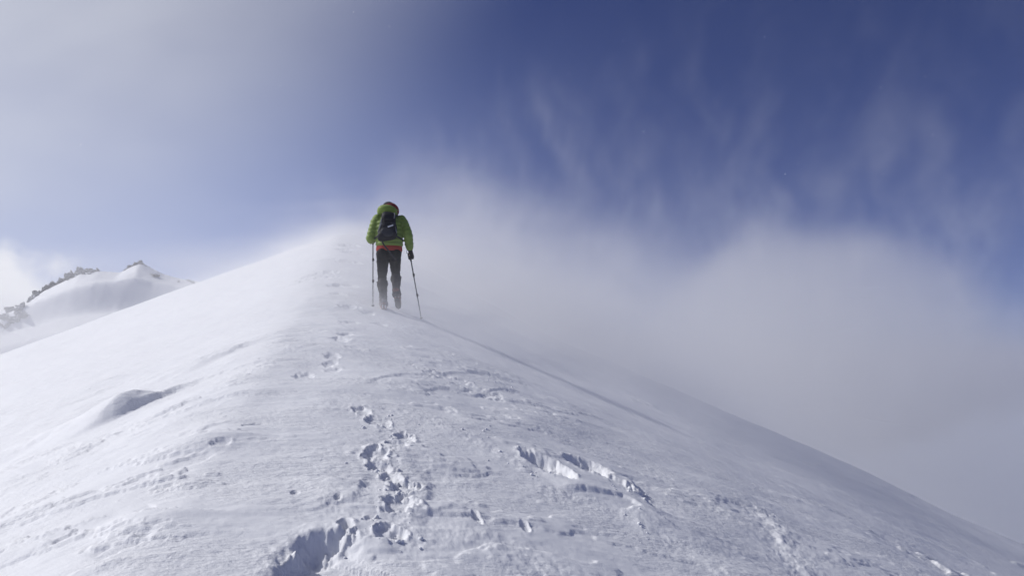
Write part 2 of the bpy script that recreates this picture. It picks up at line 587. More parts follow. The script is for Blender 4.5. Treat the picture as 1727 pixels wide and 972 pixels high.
def ring(bm, c, u, v, n, sq=1.0):
    vs = []
    for k in range(n):
        a = 2 * PI * k / n
        ca, sa = math.cos(a), math.sin(a)
        if sq != 1.0:
            ca = math.copysign(abs(ca) ** sq, ca); sa = math.copysign(abs(sa) ** sq, sa)
        vs.append(bm.verts.new(c + u * ca + v * sa))
    return vs


def skin_rings(bm, rings, cap=True):
    for a, b in zip(rings[:-1], rings[1:]):
        n = len(a)
        for k in range(n):
            bm.faces.new((a[k], a[(k + 1) % n], b[(k + 1) % n], b[k]))
    if cap:
        bm.faces.new(list(reversed(rings[0])))
        bm.faces.new(rings[-1])


def tube(bm, pts, rad_, n=12, ref=Vector((1, 0, 0)), flat=1.0, round_ends=True):
    """Tapering tube through points; rad_ one radius per point, flat squashes the second axis."""
    pts = [Vector(p) for p in pts]
    if not isinstance(rad_, (list, tuple)):
        rad_ = [rad_] * len(pts)
    P, Q = list(pts), list(rad_)
    if round_ends:
        t0 = (pts[0] - pts[1]).normalized(); t1 = (pts[-1] - pts[-2]).normalized()
        P = [pts[0] + t0 * rad_[0] * 0.75, pts[0] + t0 * rad_[0] * 0.4] + P + [pts[-1] + t1 * rad_[-1] * 0.4, pts[-1] + t1 * rad_[-1] * 0.75]
        Q = [rad_[0] * 0.35, rad_[0] * 0.85] + Q + [rad_[-1] * 0.85, rad_[-1] * 0.35]
    rings = []
    for i, p in enumerate(P):
        tan = P[min(i + 1, len(P) - 1)] - P[max(i - 1, 0)]
        u, v_ = frame_of(tan, ref)
        rings.append(ring(bm, p, u * Q[i], v_ * Q[i] * flat, n))
    skin_rings(bm, rings)


def column(bm, secs, n=28, sq=1.0, lean=0.0):
    """Loft of level ellipses: (z, cx, cy, rx, ry)."""
    rings = [ring(bm, Vector((cx, cy, z)), Vector((rx, 0, lean * rx)), Vector((0, ry, 0)), n, sq) for z, cx, cy, rx, ry in secs]
    skin_rings(bm, rings)


def blob(bm, c, r, rot=None, seg=16):
    ret = bmesh.ops.create_uvsphere(bm, u_segments=seg, v_segments=seg // 2 + 2, radius=1.0)
    M_ = Matrix.Translation(Vector(c)) @ (rot or Matrix.Identity(4)) @ Matrix.Diagonal((r[0], r[1], r[2], 1))
    bmesh.ops.transform(bm, matrix=M_, verts=ret['verts'])


def brick_shape(bm, c, half, rot=None, bevel=0.0, seg=2):
    ret = bmesh.ops.create_cube(bm, size=2.0)
    vs = ret['verts']
    bmesh.ops.transform(bm, matrix=Matrix.Diagonal((half[0], half[1], half[2], 1)), verts=vs)
    if bevel:
        es = list({e for v in vs for e in v.link_edges})
        r_ = bmesh.ops.bevel(bm, geom=es, offset=bevel, segments=seg, profile=0.5, affect='EDGES')
        vs = list({v for f in r_['faces'] for v in f.verts} | {v for v in vs if v.is_valid})
    bmesh.ops.transform(bm, matrix=Matrix.Translation(Vector(c)) @ (rot or Matrix.Identity(4)), verts=vs)


def done(bm, name, mat, parent=None, smooth=True):
    bmesh.ops.recalc_face_normals(bm, faces=bm.faces)
    m_ = bpy.data.meshes.new(name)
    bm.to_mesh(m_); bm.free()
    if smooth:
        m_.polygons.foreach_set('use_smooth', [True] * len(m_.polygons))
    return link(name, m_, mat, parent)


def fuse(bm, name, mat, parent=None, voxel=0.01, rounds=3, factor=0.5):
    """Overlapping shapes grown together into one continuous skin."""
    bmesh.ops.recalc_face_normals(bm, faces=bm.faces)
    m_ = bpy.data.meshes.new('raw'); bm.to_mesh(m_); bm.free()
    o = bpy.data.objects.new('raw', m_); col.objects.link(o)
    md = o.modifiers.new('fuse', 'REMESH'); md.mode = 'VOXEL'; md.voxel_size = voxel
    if rounds:
        sm = o.modifiers.new('soft', 'SMOOTH'); sm.factor = factor; sm.iterations = rounds
    dg = bpy.context.evaluated_depsgraph_get()
    out = bpy.data.meshes.new_from_object(o.evaluated_get(dg))
    out.name = name
    bpy.data.objects.remove(o); bpy.data.meshes.remove(m_)
    out.polygons.foreach_set('use_smooth', [True] * len(out.polygons))
    out.materials.clear()
    return link(name, out, mat, parent)


def lerp_path(pts, n):
    """n points along a soft curve (Catmull-Rom) through pts; each point may carry extra numbers."""
    A = np.array(pts, dtype=float)
    m_ = len(A) - 1
    out = []
    for t_ in np.linspace(0, m_, n):
        i = min(int(t_), m_ - 1); f = t_ - i
        p0, p1, p2, p3 = A[max(i - 1, 0)], A[i], A[i + 1], A[min(i + 2, m_)]
        out.append(0.5 * ((2 * p1) + (-p0 + p2) * f + (2 * p0 - 5 * p1 + 4 * p2 - p3) * f * f + (-p0 + 3 * p1 - 3 * p2 + p3) * f ** 3))
    return out


# ------------------------------------------------------------------ the far mountain
def rock_material():
    m, t, b = new_mat('snowy_rock')
    g = t.new('ShaderNodeNewGeometry')
    pos = g.outputs['Position']
    up = t.new('ShaderNodeSeparateXYZ'); t.l.new(g.outputs['Normal'], up.inputs[0])
    n = t.noise(pos, 0.55, 5, 0.65)
    n2 = t.noise(t.vmul(pos, (1, 1, 2.5)), 1.6, 4, 0.65)
    rock = t.mix(n2, (0.045, 0.043, 0.045, 1), (0.17, 0.16, 0.155, 1))
    f = t.smooth(t.math('ADD', up.outputs[2], t.math('MULTIPLY', t.math('SUBTRACT', n, 0.5), 2.2)), 0.50, 0.70)
    t.l.new(t.mix(f, rock, (0.85, 0.86, 0.89, 1)), b.inputs['Base Color'])
    b.inputs['Roughness'].default_value = 0.85
    bp = t.new('ShaderNodeBump'); bp.inputs['Strength'].default_value = 0.8; bp.inputs['Distance'].default_value = 0.6
    t.l.new(n2, bp.inputs['Height']); t.l.new(bp.outputs[0], b.inputs['Normal'])
    return m


ROCK = rock_material()
SKYLINE = [(-420, 640), (-260, 610), (-140, 570), (-60, 545), (-20, 532), (10, 522), (45, 513), (60, 500), (78, 489), (98, 479), (118, 469), (138, 460), (166, 457), (186, 459), (203, 460),
           (217, 452), (237, 444), (252, 451), (276, 463), (302, 470), (335, 475), (380, 482), (450, 500), (560, 530), (700, 580)]
SKY_A = np.array([ray(px, py).x for px, py in SKYLINE]); SKY_E = np.array([ray(px, py).z for px, py in SKYLINE])
MY = 520.0
na, nd = 300, 200
a_ = np.linspace(SKY_A[0], SKY_A[-1], na)
yy = np.concatenate([np.linspace(330, 520, 150), np.linspace(523, 760, 50)])
AA, YY = np.meshgrid(a_, yy, indexing='ij')
EE = np.interp(AA, SKY_A, SKY_E)
f1 = 424 + 70 * (AA + 0.5) + 9 * perlin(AA * 5.5, YY * 0.0, 301)
f2 = 476 + 30 * (AA + 0.5) + 7 * perlin(AA * 6.5 + 3, YY * 0.0, 303)
prof = 0.27 * sstep(0, 1, (YY - f1 + 8) / 18.0) + 0.20 * sstep(0, 1, (YY - f2 + 6) / 14.0) + 0.53 * np.clip((YY - 340) / 180.0, 0, 1) ** 1.1
k_ = np.ones(31) / 31.0
SM = np.convolve(np.pad(EE[:, 0], 15, mode='edge'), k_, mode='valid')
SM = np.convolve(np.pad(SM, 15, mode='edge'), k_, mode='valid')[:, None]
EE = SM + (EE - SM) * sstep(470, 512, YY)
ZT = EYE.z + EE * MY
ZB = -26.0
front = ZB + (ZT - ZB) * np.clip(prof, 0, 1)
back_ = ZT - 0.55 * (YY - MY)
MZ = np.where(YY <= MY, front, np.maximum(back_, -300))
MX = AA * MY + (YY - MY) * AA * 0.8
MZ = MZ + 0.5 * fbm(MX / 14.0, YY / 11.0, 311, 4) * sstep(0, 25, MY - YY + 8) + 0.35 * fbm(MX / 3.0, YY / 3.0, 313, 3)
mv = np.stack([MX.ravel(), YY.ravel(), MZ.ravel()], 1)
ia, jd = np.meshgrid(np.arange(na - 1), np.arange(nd - 1), indexing='ij')
mq = np.stack([ia * nd + jd, (ia + 1) * nd + jd, (ia + 1) * nd + jd + 1, ia * nd + jd + 1], -1).reshape(-1, 4)
mm = bpy.data.meshes.new('mountain')
mm.from_pydata(mv.tolist(), [], mq.tolist())
mm.polygons.foreach_set('use_smooth', [True] * len(mm.polygons))
mt = link('mountain', mm, SNOW)
tag(mt, 'far snowy mountain shoulder rising to a small pointed summit on the left', None, None, 'structure')


def on_mountain(px, py):
    """Point of the far mountain seen at a point of the photograph (on its skyline where it stands against the sky)."""
    v = ray(px, py)
    i = int(np.argmin(np.abs(a_ - v.x)))
    e = (MZ[i, :150] - EYE.z) / yy[:150]
    k = int(np.argmax(e > v.z)) if (e > v.z).any() else 149
    return v.x * yy[k], yy[k], EYE.z + v.z * yy[k]


def rocks(label, path, seed, n=40, rmin=1.2, rmax=3.0, tall=1.0, spread=1.0):
    """A rock outcrop: angular blocks along photo points of the far ridge, grown into one mass."""
    rnd = random.Random(seed)
    pts = lerp_path([on_mountain(px, py) + (sz,) for px, py, sz in path], n)
    c0 = Vector(pts[0][:3])
    bm = bmesh.new()
    for i, p in enumerate(pts):
        r_ = (0.6 * rmin + (1.35 * rmax - 0.6 * rmin) * rnd.random() ** 2.6) * p[3] * 0.8
        c = Vector((p[0] + rnd.uniform(-1, 1) * r_ * 0.5 * spread, p[1] + rnd.uniform(-1, 1) * 1.2 - r_ * .4, p[2] + r_ * (rnd.uniform(-.7, .15) * spread - .05)))
        ret = bmesh.ops.create_cube(bm, size=1.7)
        rot = Matrix.Rotation(rnd.uniform(0, 6), 4, 'Z') @ Matrix.Rotation(rnd.uniform(-.7, .7), 4, 'X') @ Matrix.Rotation(rnd.uniform(-.6, .6), 4, 'Y')
        for v_ in ret['verts']:
            v_.co *= rnd.uniform(0.55, 1.35)
        bmesh.ops.transform(bm, matrix=Matrix.Translation(c - c0) @ rot @ Matrix.Diagonal((r_, r_ * 0.9, r_ * tall * rnd.uniform(.7, 1.4), 1)), verts=ret['verts'])
    o = fuse(bm, 'rock_outcrop', ROCK, None, 0.28, 0)
    bm = bmesh.new(); bm.from_mesh(o.data); bm.verts.ensure_lookup_table()
    seen, best_ = set(), []
    for v_ in bm.verts:
        if v_ in seen: continue
        stack, isl = [v_], []
        seen.add(v_)
        while stack:
            q_ = stack.pop(); isl.append(q_)
            for e_ in q_.link_edges:
                w2 = e_.other_vert(q_)
                if w2 not in seen:
                    seen.add(w2); stack.append(w2)
        if len(isl) > len(best_): best_ = isl
    keep = set(best_)
    bmesh.ops.delete(bm, geom=[v_ for v_ in bm.verts if v_ not in keep], context='VERTS')
    bm.to_mesh(o.data); bm.free()
    co = np.zeros(len(o.data.vertices) * 3); o.data.vertices.foreach_get('co', co); co = co.reshape(-1, 3)
    co[:, 2] += 1.5 * fbm(co[:, 0] * 0.45 + co[:, 1] * .4, co[:, 2] * 0.3 + seed, 400 + seed, 3, 0.6)
    co[:, 0] += 1.0 * fbm(co[:, 2] * 0.6, co[:, 0] * 0.4 + seed, 420 + seed, 3, 0.6)
    co[:, 1] += 1.0 * fbm(co[:, 2] * 0.6 + 5, co[:, 0] * 0.6 + seed, 440 + seed, 3, 0.6)
    o.data.vertices.foreach_set('co', co.ravel())
    o.data.polygons.foreach_set('use_smooth', [False] * len(o.data.polygons))
    o.location = c0
    tag(o, label, 'rocks', 'rock outcrops on the far ridge')
    return o


rocks('tall leaning rock spire above the dark cliff at the left end of the ridge',
      [(18, 505, .45), (20, 511, .7), (24, 519, .9), (28, 528, 1.0), (30, 538, 1.0)], 3, 60, 1.3, 1.8, 1.2, .4)
rocks('dark rock cliff spreading below the leaning spire, streaked with snow',
      [(50, 518, 1.0), (40, 524, 1.0), (46, 532, 1.0), (34, 530, 1.0), (14, 528, 1.0), (2, 532, 1.0), (-14, 538, 1.1), (12, 540, 1.1), (34, 540, .9), (16, 548, 1.0), (-6, 552, 1.1)], 4, 80, 1.4, 2.8, 1.0)
rocks('narrow jagged rib of dark rock climbing from the spire towards the flat snow top',
      [(48, 511, .8), (58, 505, 1.0), (66, 497, 1.1), (76, 489, 1.0), (86, 482, .9), (97, 477, .8)], 5, 60, 1.0, 2.4, 1.1)
rocks('broad band of snow-streaked rock along the edge of the flat snow top',
      [(97, 479, .8), (106, 473, 1.0), (116, 466, 1.1), (126, 460, 1.1), (137, 456, 1.0), (150, 456, 1.0), (165, 457, .6), (150, 462, .8), (132, 466, .9), (115, 473, .9)], 7, 100, 1.0, 2.3, 1.0)
rocks('small dark rocks capping the pointed far summit',
      [(206, 460, .5), (214, 454, .7), (222, 449, .8), (230, 445, .8), (236, 442, .7), (242, 446, .7), (252, 451, .45)], 11, 110, 0.8, 1.15, 1.0, .5)
for label, path, sd_ in (('low dark rock rib half buried in snow just below the pointed summit', [(254, 461, .6), (262, 465, .7), (268, 466, .6)], 13),
                         ('larger pale broken rocks on the shoulder right of the pointed summit', [(284, 470, .5), (290, 474, .8), (297, 479, .9), (304, 473, .6)], 14),
                         ('faint last rocks where the far shoulder meets the near snow slope', [(318, 474, .5), (326, 478, .6), (338, 479, .5)], 15)):
    rocks(label, path, sd_, 40, 0.8, 1.7, 0.9, .6)
rocks('single small dark boulder in the snow below the leaning spire', [(5, 560, .8), (9, 558, 1.0), (13, 560, .7)], 17, 6, 0.8, 1.4, 0.8, .4)

# ------------------------------------------------------------------ the walker
GREEN = cloth('green_down_jacket', (0.19, 0.275, 0.05), 0.6, 0.05, 55, 0.35, 0.12, 0.35)
RED = cloth('red_fleece', (0.36, 0.032, 0.02), 0.8, 0.05, 120, 0.3)
DARK_RED = cloth('dark_red_hood', (0.20, 0.02, 0.018), 0.75, 0.05, 120, 0.3)
BLACK = cloth('black_trousers', (0.005, 0.005, 0.006), 0.8, 0.0, 80, 0.4, 0.25, 0.15)
SKIN = cloth('skin', (0.52, 0.32, 0.23), 0.5, 0.0, 140, 0.1, 0.06)
GLOVE = cloth('black_glove', (0.010, 0.010, 0.012), 0.7, 0.0, 110, 0.4, 0.25, 0.2)
PACK = cloth('black_pack_fabric', (0.013, 0.014, 0.020), 0.65, 0.0, 160, 0.4, 0.25, 0.2)
PACK2 = cloth('charcoal_pack_fabric', (0.028, 0.030, 0.038), 0.65, 0.0, 160, 0.4, 0.25)
GREY = cloth('grey_webbing', (0.20, 0.205, 0.22), 0.7, 0.0, 200, 0.4)
WEB = cloth('black_webbing', (0.028, 0.028, 0.032), 0.7, 0.0, 200, 0.4)
WOOL = cloth('dark_wool', (0.02, 0.018, 0.028), 0.9, 0.1, 150, 0.6, 0.2)
SILVER = metal('reflective_tab', (0.75, 0.76, 0.78), 0.3, 0.3)
SHAFT = metal('dark_pole_shaft', (0.05, 0.055, 0.07), 0.35, 0.6)
STEEL = metal('steel', (0.55, 0.55, 0.57), 0.3, 1.0)
RUBBER = cloth('black_rubber', (0.02, 0.02, 0.02), 0.6, 0, 60, 0.2)
GAITER = frosted('frosted_gaiter', (0.030, 0.028, 0.031), -0.10, 0.30, (0.50, 0.46, 0.48))
BOOT = frosted('frosted_boot', (0.20, 0.07, 0.05), -0.38, 0.20, (0.62, 0.57, 0.58))
WHITE = cloth('white_print', (0.75, 0.75, 0.75), 0.5, 0, 60, 0.1)

FOOT = at(647, 523)
WP = Vector((FOOT.x + 0.06, FOOT.y + 0.04, ground(FOOT.x, FOOT.y) - 0.025))
WROT, BIG = R(9.0), 1.05
person = empty('person', WP, WROT)
person.scale = (BIG, BIG, BIG)
tag(person, 'walker in green down jacket and black trousers climbing the snow crest, seen from behind', 'person')
WM = Matrix.Translation(WP) @ Matrix.Rotation(WROT, 4, 'Z') @ Matrix.Scale(BIG, 4)


def V(*a):
    return Vector(a)


# joints
HIP_L, HIP_R = V(-.085, .03, .92), V(.100, .05, .92)
KNEE_L, KNEE_R = V(-.092, .10, .50), V(.128, .27, .59)
ANK_L, ANK_R = V(-.066, -.01, .13), V(.140, .12, .30)
SH_L, SH_R = V(-.195, .13, 1.475), V(.215, .13, 1.475)
EL_L, EL_R = V(-.282, .11, 1.18), V(.310, .02, 1.235)
WR_L, WR_R = V(-.250, .35, 1.205), V(.343, .10, 1.035)
HAND_R, HAND_L = V(.354, .125, .90), V(-.254, .43, 1.20)
HEAD = V(-.005, .17, 1.665)


def arm_path(a, b, c):
    return lerp_path([tuple(a), tuple((a + b) / 2 + V(0, -.012, 0)), tuple(b), tuple((b + c) / 2), tuple(c)], 12)


# body: one continuous figure
bm = bmesh.new()
column(bm, [(.86, .005, .03, .14, .09), (.95, .005, .03, .155, .105), (1.08, .005, .05, .13, .09), (1.25, .005, .09, .15, .10), (1.40, .008, .12, .165, .10), (1.47, .008, .13, .12, .08), (1.50, .005, .135, .06, .05)], 20)
tube(bm, [V(.003, .13, 1.46), V(0, .15, 1.54), V(-.003, .165, 1.60)], [.058, .052, .055], 14)
blob(bm, HEAD + V(0, -.005, .035), (.077, .095, .095), None, 20)
blob(bm, HEAD + V(0, .045, -.03), (.058, .058, .078), None, 16)          # jaw and face
blob(bm, HEAD + V(0, .112, -.005), (.012, .020, .026), None, 10)         # nose
blob(bm, HEAD + V(0, .092, -.055), (.024, .014, .008), None, 10)         # lips
blob(bm, HEAD + V(0, .085, -.095), (.026, .022, .020), None, 10)         # chin
for sx in (-1, 1):
    blob(bm, HEAD + V(sx * .079, 0, .0), (.010, .020, .032), None, 10)   # ears
    blob(bm, HEAD + V(sx * .032, .085, .018), (.015, .012, .010), None, 10)
    blob(bm, HEAD + V(sx * .032, .088, .038), (.024, .012, .007), None, 10)
for a, b_, c in ((SH_L, EL_L, WR_L), (SH_R, EL_R, WR_R)):
    P = arm_path(a, b_, c)
    tube(bm, P, [.050 - .0022 * k for k in range(len(P))], 12)
tube(bm, [WR_L, HAND_L - V(0, .03, 0)], [.026, .030], 10)
tube(bm, [WR_R, HAND_R + V(0, 0, .03)], [.026, .030], 10)
for h, k, a in ((HIP_L, KNEE_L, ANK_L), (HIP_R, KNEE_R, ANK_R)):
    P = lerp_path([tuple(h), tuple((h + k) / 2), tuple(k), tuple((k + a) / 2 + V(0, -.02, 0)), tuple(a)], 12)
    tube(bm, P, [.078, .078, .074, .068, .060, .052, .048, .048, .048, .043, .036, .032], 12)
fuse(bm, 'body', SKIN, person, 0.007, 2)

# trousers with creases
bm = bmesh.new()
column(bm, [(.84, .010, .03, .165, .115), (.90, .010, .03, .195, .135), (.95, .012, .035, .205, .140), (1.02, .012, .045, .192, .128), (1.06, .010, .05, .18, .12)], 30)
blob(bm, V(-.085, -.035, .90), (.105, .095, .115)); blob(bm, V(.105, -.025, .90), (.105, .095, .115))
for h, k, a, sd_ in ((HIP_L, KNEE_L, ANK_L, 1), (HIP_R, KNEE_R, ANK_R, 5)):
    P = lerp_path([tuple(h), tuple((h + k) / 2 + V(0, -.01, 0)), tuple(k), tuple((k + a) / 2 + V(0, -.03, 0))], 40)
    rad2 = []
    for i in range(40):
        f = i / 39
        r_ = .112 - .042 * min(1, f / .62)
        r_ += .006 * math.sin(f * 46 + sd_) * math.sin(f * 17 + sd_) * (0.4 + f)
        rad2.append(r_)
    tube(bm, P, rad2, 18)
fuse(bm, 'trousers', BLACK, person, 0.009, 2)

# red layer showing under the jacket hem
bm = bmesh.new()
column(bm, [(.965, .014, .04, .204, .142), (.975, .014, .04, .210, .147), (1.02, .014, .045, .210, .148), (1.09, .014, .05, .200, .140)], 36)
done(bm, 'fleece_hem', RED, person)


# down jacket: baffles stitched in rings
def puff(q, pitch, amp):
    return amp * (abs(math.sin(PI * q / pitch)) ** 0.7)


bm = bmesh.new()
keys = [(1.040, .015, .050, .196, .138), (1.10, .015, .055, .206, .150), (1.22, .012, .08, .212, .160), (1.34, .010, .11, .222, .160), (1.44, .010, .125, .225, .150),
        (1.50, .010, .135, .190, .125), (1.555, .006, .145, .120, .100), (1.60, .0, .155, .085, .085)]
secs = []
for s_ in lerp_path(keys, 110):
    p_ = puff(s_[0] - 1.04, 0.072, 0.017)
    secs.append((s_[0], s_[1], s_[2], s_[3] + p_, s_[4] + p_))
column(bm, secs, 40)
for sx, (a, b_, c) in ((-1, (SH_L, EL_L, WR_L)), (1, (SH_R, EL_R, WR_R))):
    P = lerp_path([tuple(a + V(-sx * .05, 0, .03)), tuple(a), tuple((a + b_) / 2 + V(sx * .004, -.012, 0)), tuple(b_), tuple((b_ + c) / 2), tuple(c)], 90)
    L = 0; rads = []
    for i, p in enumerate(P):
        if i: L += float(np.linalg.norm(P[i] - P[i - 1]))
        f = i / 89
        base = .078 - .022 * max(0, (f - .15) / .85)
        if f > .96: base = .046
        rads.append(base + puff(L, 0.066, 0.014))
    tube(bm, P, rads, 22)
jacket = fuse(bm, 'jacket', GREEN, person, 0.0075, 1)

# puffy hood resting against the back of the head
bm = bmesh.new()
rt = Matrix.Rotation(R(7), 4, 'Y')
blob(bm, V(-.024, .070, 1.648), (.158, .115, .086), rt, 24)
blob(bm, V(-.130, .12, 1.635), (.062, .09, .078), rt, 18)
blob(bm, V(.085, .13, 1.615), (.062, .09, .072), rt, 18)
blob(bm, V(-.015, .10, 1.70), (.105, .085, .040), rt, 18)
fuse(bm, 'hood', GREEN, jacket, 0.008, 2)
bm = bmesh.new()
P = [V(-.155 + .31 * f, .045 - .055 * math.sin(PI * f), 1.672 - .032 * f + .018 * math.sin(PI * f)) for f in np.linspace(0, 1, 12)]
tube(bm, P, .007, 8, V(0, 0, 1))
done(bm, 'hood_seam', GREEN, jacket)

# thin red hood over the cap
bm = bmesh.new()
rings = []
nseg = 26
for i, (q, k) in enumerate([(0.02, .10), (.22, .55), (.40, .80), (.60, .96), (.85, 1.02), (1.1, .98), (1.35, .93)]):
    pass
rt2 = Matrix.Rotation(R(14), 4, 'Y')
ret = bmesh.ops.create_uvsphere(bm, u_segments=32, v_segments=24, radius=1.0)
bmesh.ops.transform(bm, matrix=Matrix.Translation(V(.020, .165, 1.655)) @ rt2 @ Matrix.Diagonal((.148, .145, .134, 1)), verts=ret['verts'])
kill = [v_ for v_ in bm.verts if (v_.co.y > .235 and v_.co.z < 1.75) or (v_.co - V(-.012, .21, 1.80)).length < 0.085]
bmesh.ops.delete(bm, geom=kill, context='VERTS')
hood2 = done(bm, 'inner_hood', DARK_RED, person)
hood2['label'] = 'dark red inner hood pulled over the cap'
md = hood2.modifiers.new('thickness', 'SOLIDIFY'); md.thickness = 0.008; md.offset = -1
bm = bmesh.new()
blob(bm, V(-.004, .172, 1.700), (.102, .112, .100), None, 24)
kill = [v_ for v_ in bm.verts if v_.co.z < 1.675]
bmesh.ops.delete(bm, geom=kill, context='VERTS')
cap_ = done(bm, 'cap', WOOL, person)
md = cap_.modifiers.new('thickness', 'SOLIDIFY'); md.thickness = 0.006; md.offset = 1
cap_['label'] = 'dark knitted cap'


# gaiters and boots
def gaiter(k, a, seed, tilt):
    bm = bmesh.new()
    ax = (k - a)
    top_ = a + ax * .93
    P = lerp_path([tuple(top_ + V(0, -.015, 0)), tuple(a + ax * .80 + V(0, -.025, 0)), tuple(a + ax * .5 + V(0, -.03, 0)), tuple(a + ax * .15), tuple(a + V(0, .0, -.03))], 44)
    rr_ = []
    for i in range(44):
        f = i / 43
        r_ = .084 + .004 * math.sin(f * 9) - .020 * sstep(.2, .75, f) + .010 * sstep(.8, 1.0, f)
        r_ += .0045 * math.sin(f * 52 + seed) * math.sin(f * 23 + 2 * seed)
        if i < 3: r_ -= .006
        rr_.append(float(r_))
    tube(bm, P, rr_, 20)
    for v_ in bm.verts:
        nn = v_.co * 22
        v_.co += V(math.sin(nn.y * 2 + nn.z + seed), math.cos(nn.x * 2 + nn.z * 1.3), 0) * .0035
    o = fuse(bm, 'gaiter', GAITER, person, 0.008, 1)
    bm = bmesh.new()
    c = top_ + V(0, -.012, -.02)
    rg = [ring(bm, c + V(0, 0, z_), V(r_, 0, .1 * r_ * tilt), V(0, r_, 0), 24) for z_, r_ in ((-.012, .084), (-.010, .091), (.010, .091), (.013, .083))]
    skin_rings(bm, rg)
    done(bm, 'top_strap', WEB, o)
    return o


gaiter(KNEE_L, ANK_L, 1.0, -1)
gaiter(KNEE_R, ANK_R, 2.7, 1)


def boot(a, heel, toe, seed):
    """Mountain boot from its heel and toe points on the sole."""
    d_ = (toe - heel); L = d_.length; f = d_.normalized()
    side = f.cross(V(0, 0, 1)).normalized()
    up = side.cross(f)
    def pt(x, y, z): return heel + side * x + f * y + up * z
    bm = bmesh.new()
    secs_ = [(-.012, .030, .028, .055), (.0, .042, .050, .095), (.05, .047, .062, .13), (.10, .047, .058, .115), (.16, .048, .048, .085), (.22, .050, .040, .062), (.265, .043, .034, .048), (.295, .020, .024, .025)]
    rings_ = []
    for y_, w_, zc_, hz in secs_:
        rings_.append(ring(bm, pt(0, y_ * L / .295, zc_ + .012), side * w_, up * hz * .62, 18, .8))
    skin_rings(bm, rings_)
    tube(bm, [pt(0, .055, .06), a + (a - pt(0, .06, .06)).normalized() * .05], [.056, .054], 16)
    o = fuse(bm, 'boot', BOOT, person, 0.008, 2)
    bm = bmesh.new()
    rings_ = []
    for y_, w_ in ((-.016, .024), (-.006, .040), (.05, .046), (.11, .040), (.17, .046), (.23, .049), (.275, .038), (.302, .014)):
        rings_.append(ring(bm, pt(0, y_ * L / .295, .012), side * w_, up * .017, 12, .5))
    skin_rings(bm, rings_)
    done(bm, 'sole', RUBBER, o)
    for sx in (-1, 1):
        bm = bmesh.new()
        tube(bm, [pt(sx * .026, -.012, .045), pt(sx * .021, -.009, .075), pt(sx * .018, .0, .105)], [.008, .009, .007], 8, side, .5)
        done(bm, 'heel_patch', WHITE, o)
    bm = bmesh.new()
    tube(bm, [pt(-.052, .09, .08), pt(-.045, .02, .095), pt(0, -.022, .10), pt(.045, .02, .095), pt(.052, .09, .08)], .007, 8, up)
    done(bm, 'heel_strap', WEB, o)
    return o


boot(ANK_L, V(-.060, -.075, .000), V(-.072, .225, .035), 1)
boot(ANK_R, V(.146, .060, .185), V(.178, .300, .055), 2)

# ------------------------------------------------------------------ poles in their hands
TIP_L, TIP_R = at(629, 519), at(711, 541)
TIP_L.z = ground(TIP_L.x, TIP_L.y); TIP_R.z = ground(TIP_R.x, TIP_R.y)
WMI = WM.inverted()


def glove(hand, wrist, axis, out, seed):
    """Gloved fist closed round a pole: palm, four unequal bent fingers, thumb, cuff."""
    axis = axis.normalized()
    out = (out - axis * out.dot(axis)).normalized()         # from the pole towards the palm
    fw = axis.cross(out)
    bm = bmesh.new()
    def pol(ang, r_, h): return hand + out * (math.cos(ang) * r_) + fw * (math.sin(ang) * r_) + axis * h
    # palm
    tube(bm, [pol(0, .036, -.036), pol(0.1, .040, .0), pol(0.0, .036, .040)], [.026, .030, .027], 12, fw, .8)
    # fingers curl round the grip
    for i, (h, ln, r_) in enumerate(((.034, 3.35, .0112), (.012, 3.6, .0118), (-.011, 3.45, .0112), (-.033, 2.95, .0098))):
        P = [pol(.35 + ln * q, .034 - .004 * q, h - .006 * q) for q in np.linspace(0, 1, 9)]
        tube(bm, P, [r_ * (1.05 - .22 * q) for q in np.linspace(0, 1, 9)], 9, axis)
    # thumb leaves the side of the palm and closes the other way
    P = [pol(-.45 - 1.9 * q, .042 - .008 * q, .030 + .014 * math.sin(q * 2.2)) for q in np.linspace(0, 1, 7)]
    tube(bm, P, [.0145, .0145, .014, .0135, .0125, .0115, .0105], 9, axis)
    # back of the hand to the wrist
    tube(bm, [hand + out * .030, (hand + out * .026) * .45 + wrist * .55, wrist], [.034, .034, .036], 14)
    g_ = fuse(bm, 'glove', GLOVE, person, 0.0045, 1)
    bm = bmesh.new()
    dr = (wrist - hand).normalized()
    tube(bm, [wrist - dr * .035, wrist - dr * .02, wrist + dr * .025], [.037, .044, .048], 18)
    done(bm, 'cuff', GLOVE, g_)
    bm = bmesh.new()
    s0 = wrist - V(.042, .0, .03)
    tube(bm, [s0, s0 + V(-.010, 0, -.03), s0 + V(-.004, .004, -.062), s0 + V(.012, .004, -.045)], .0035, 6)
    done(bm, 'wrist_loop', WEB, g_)
    return g_


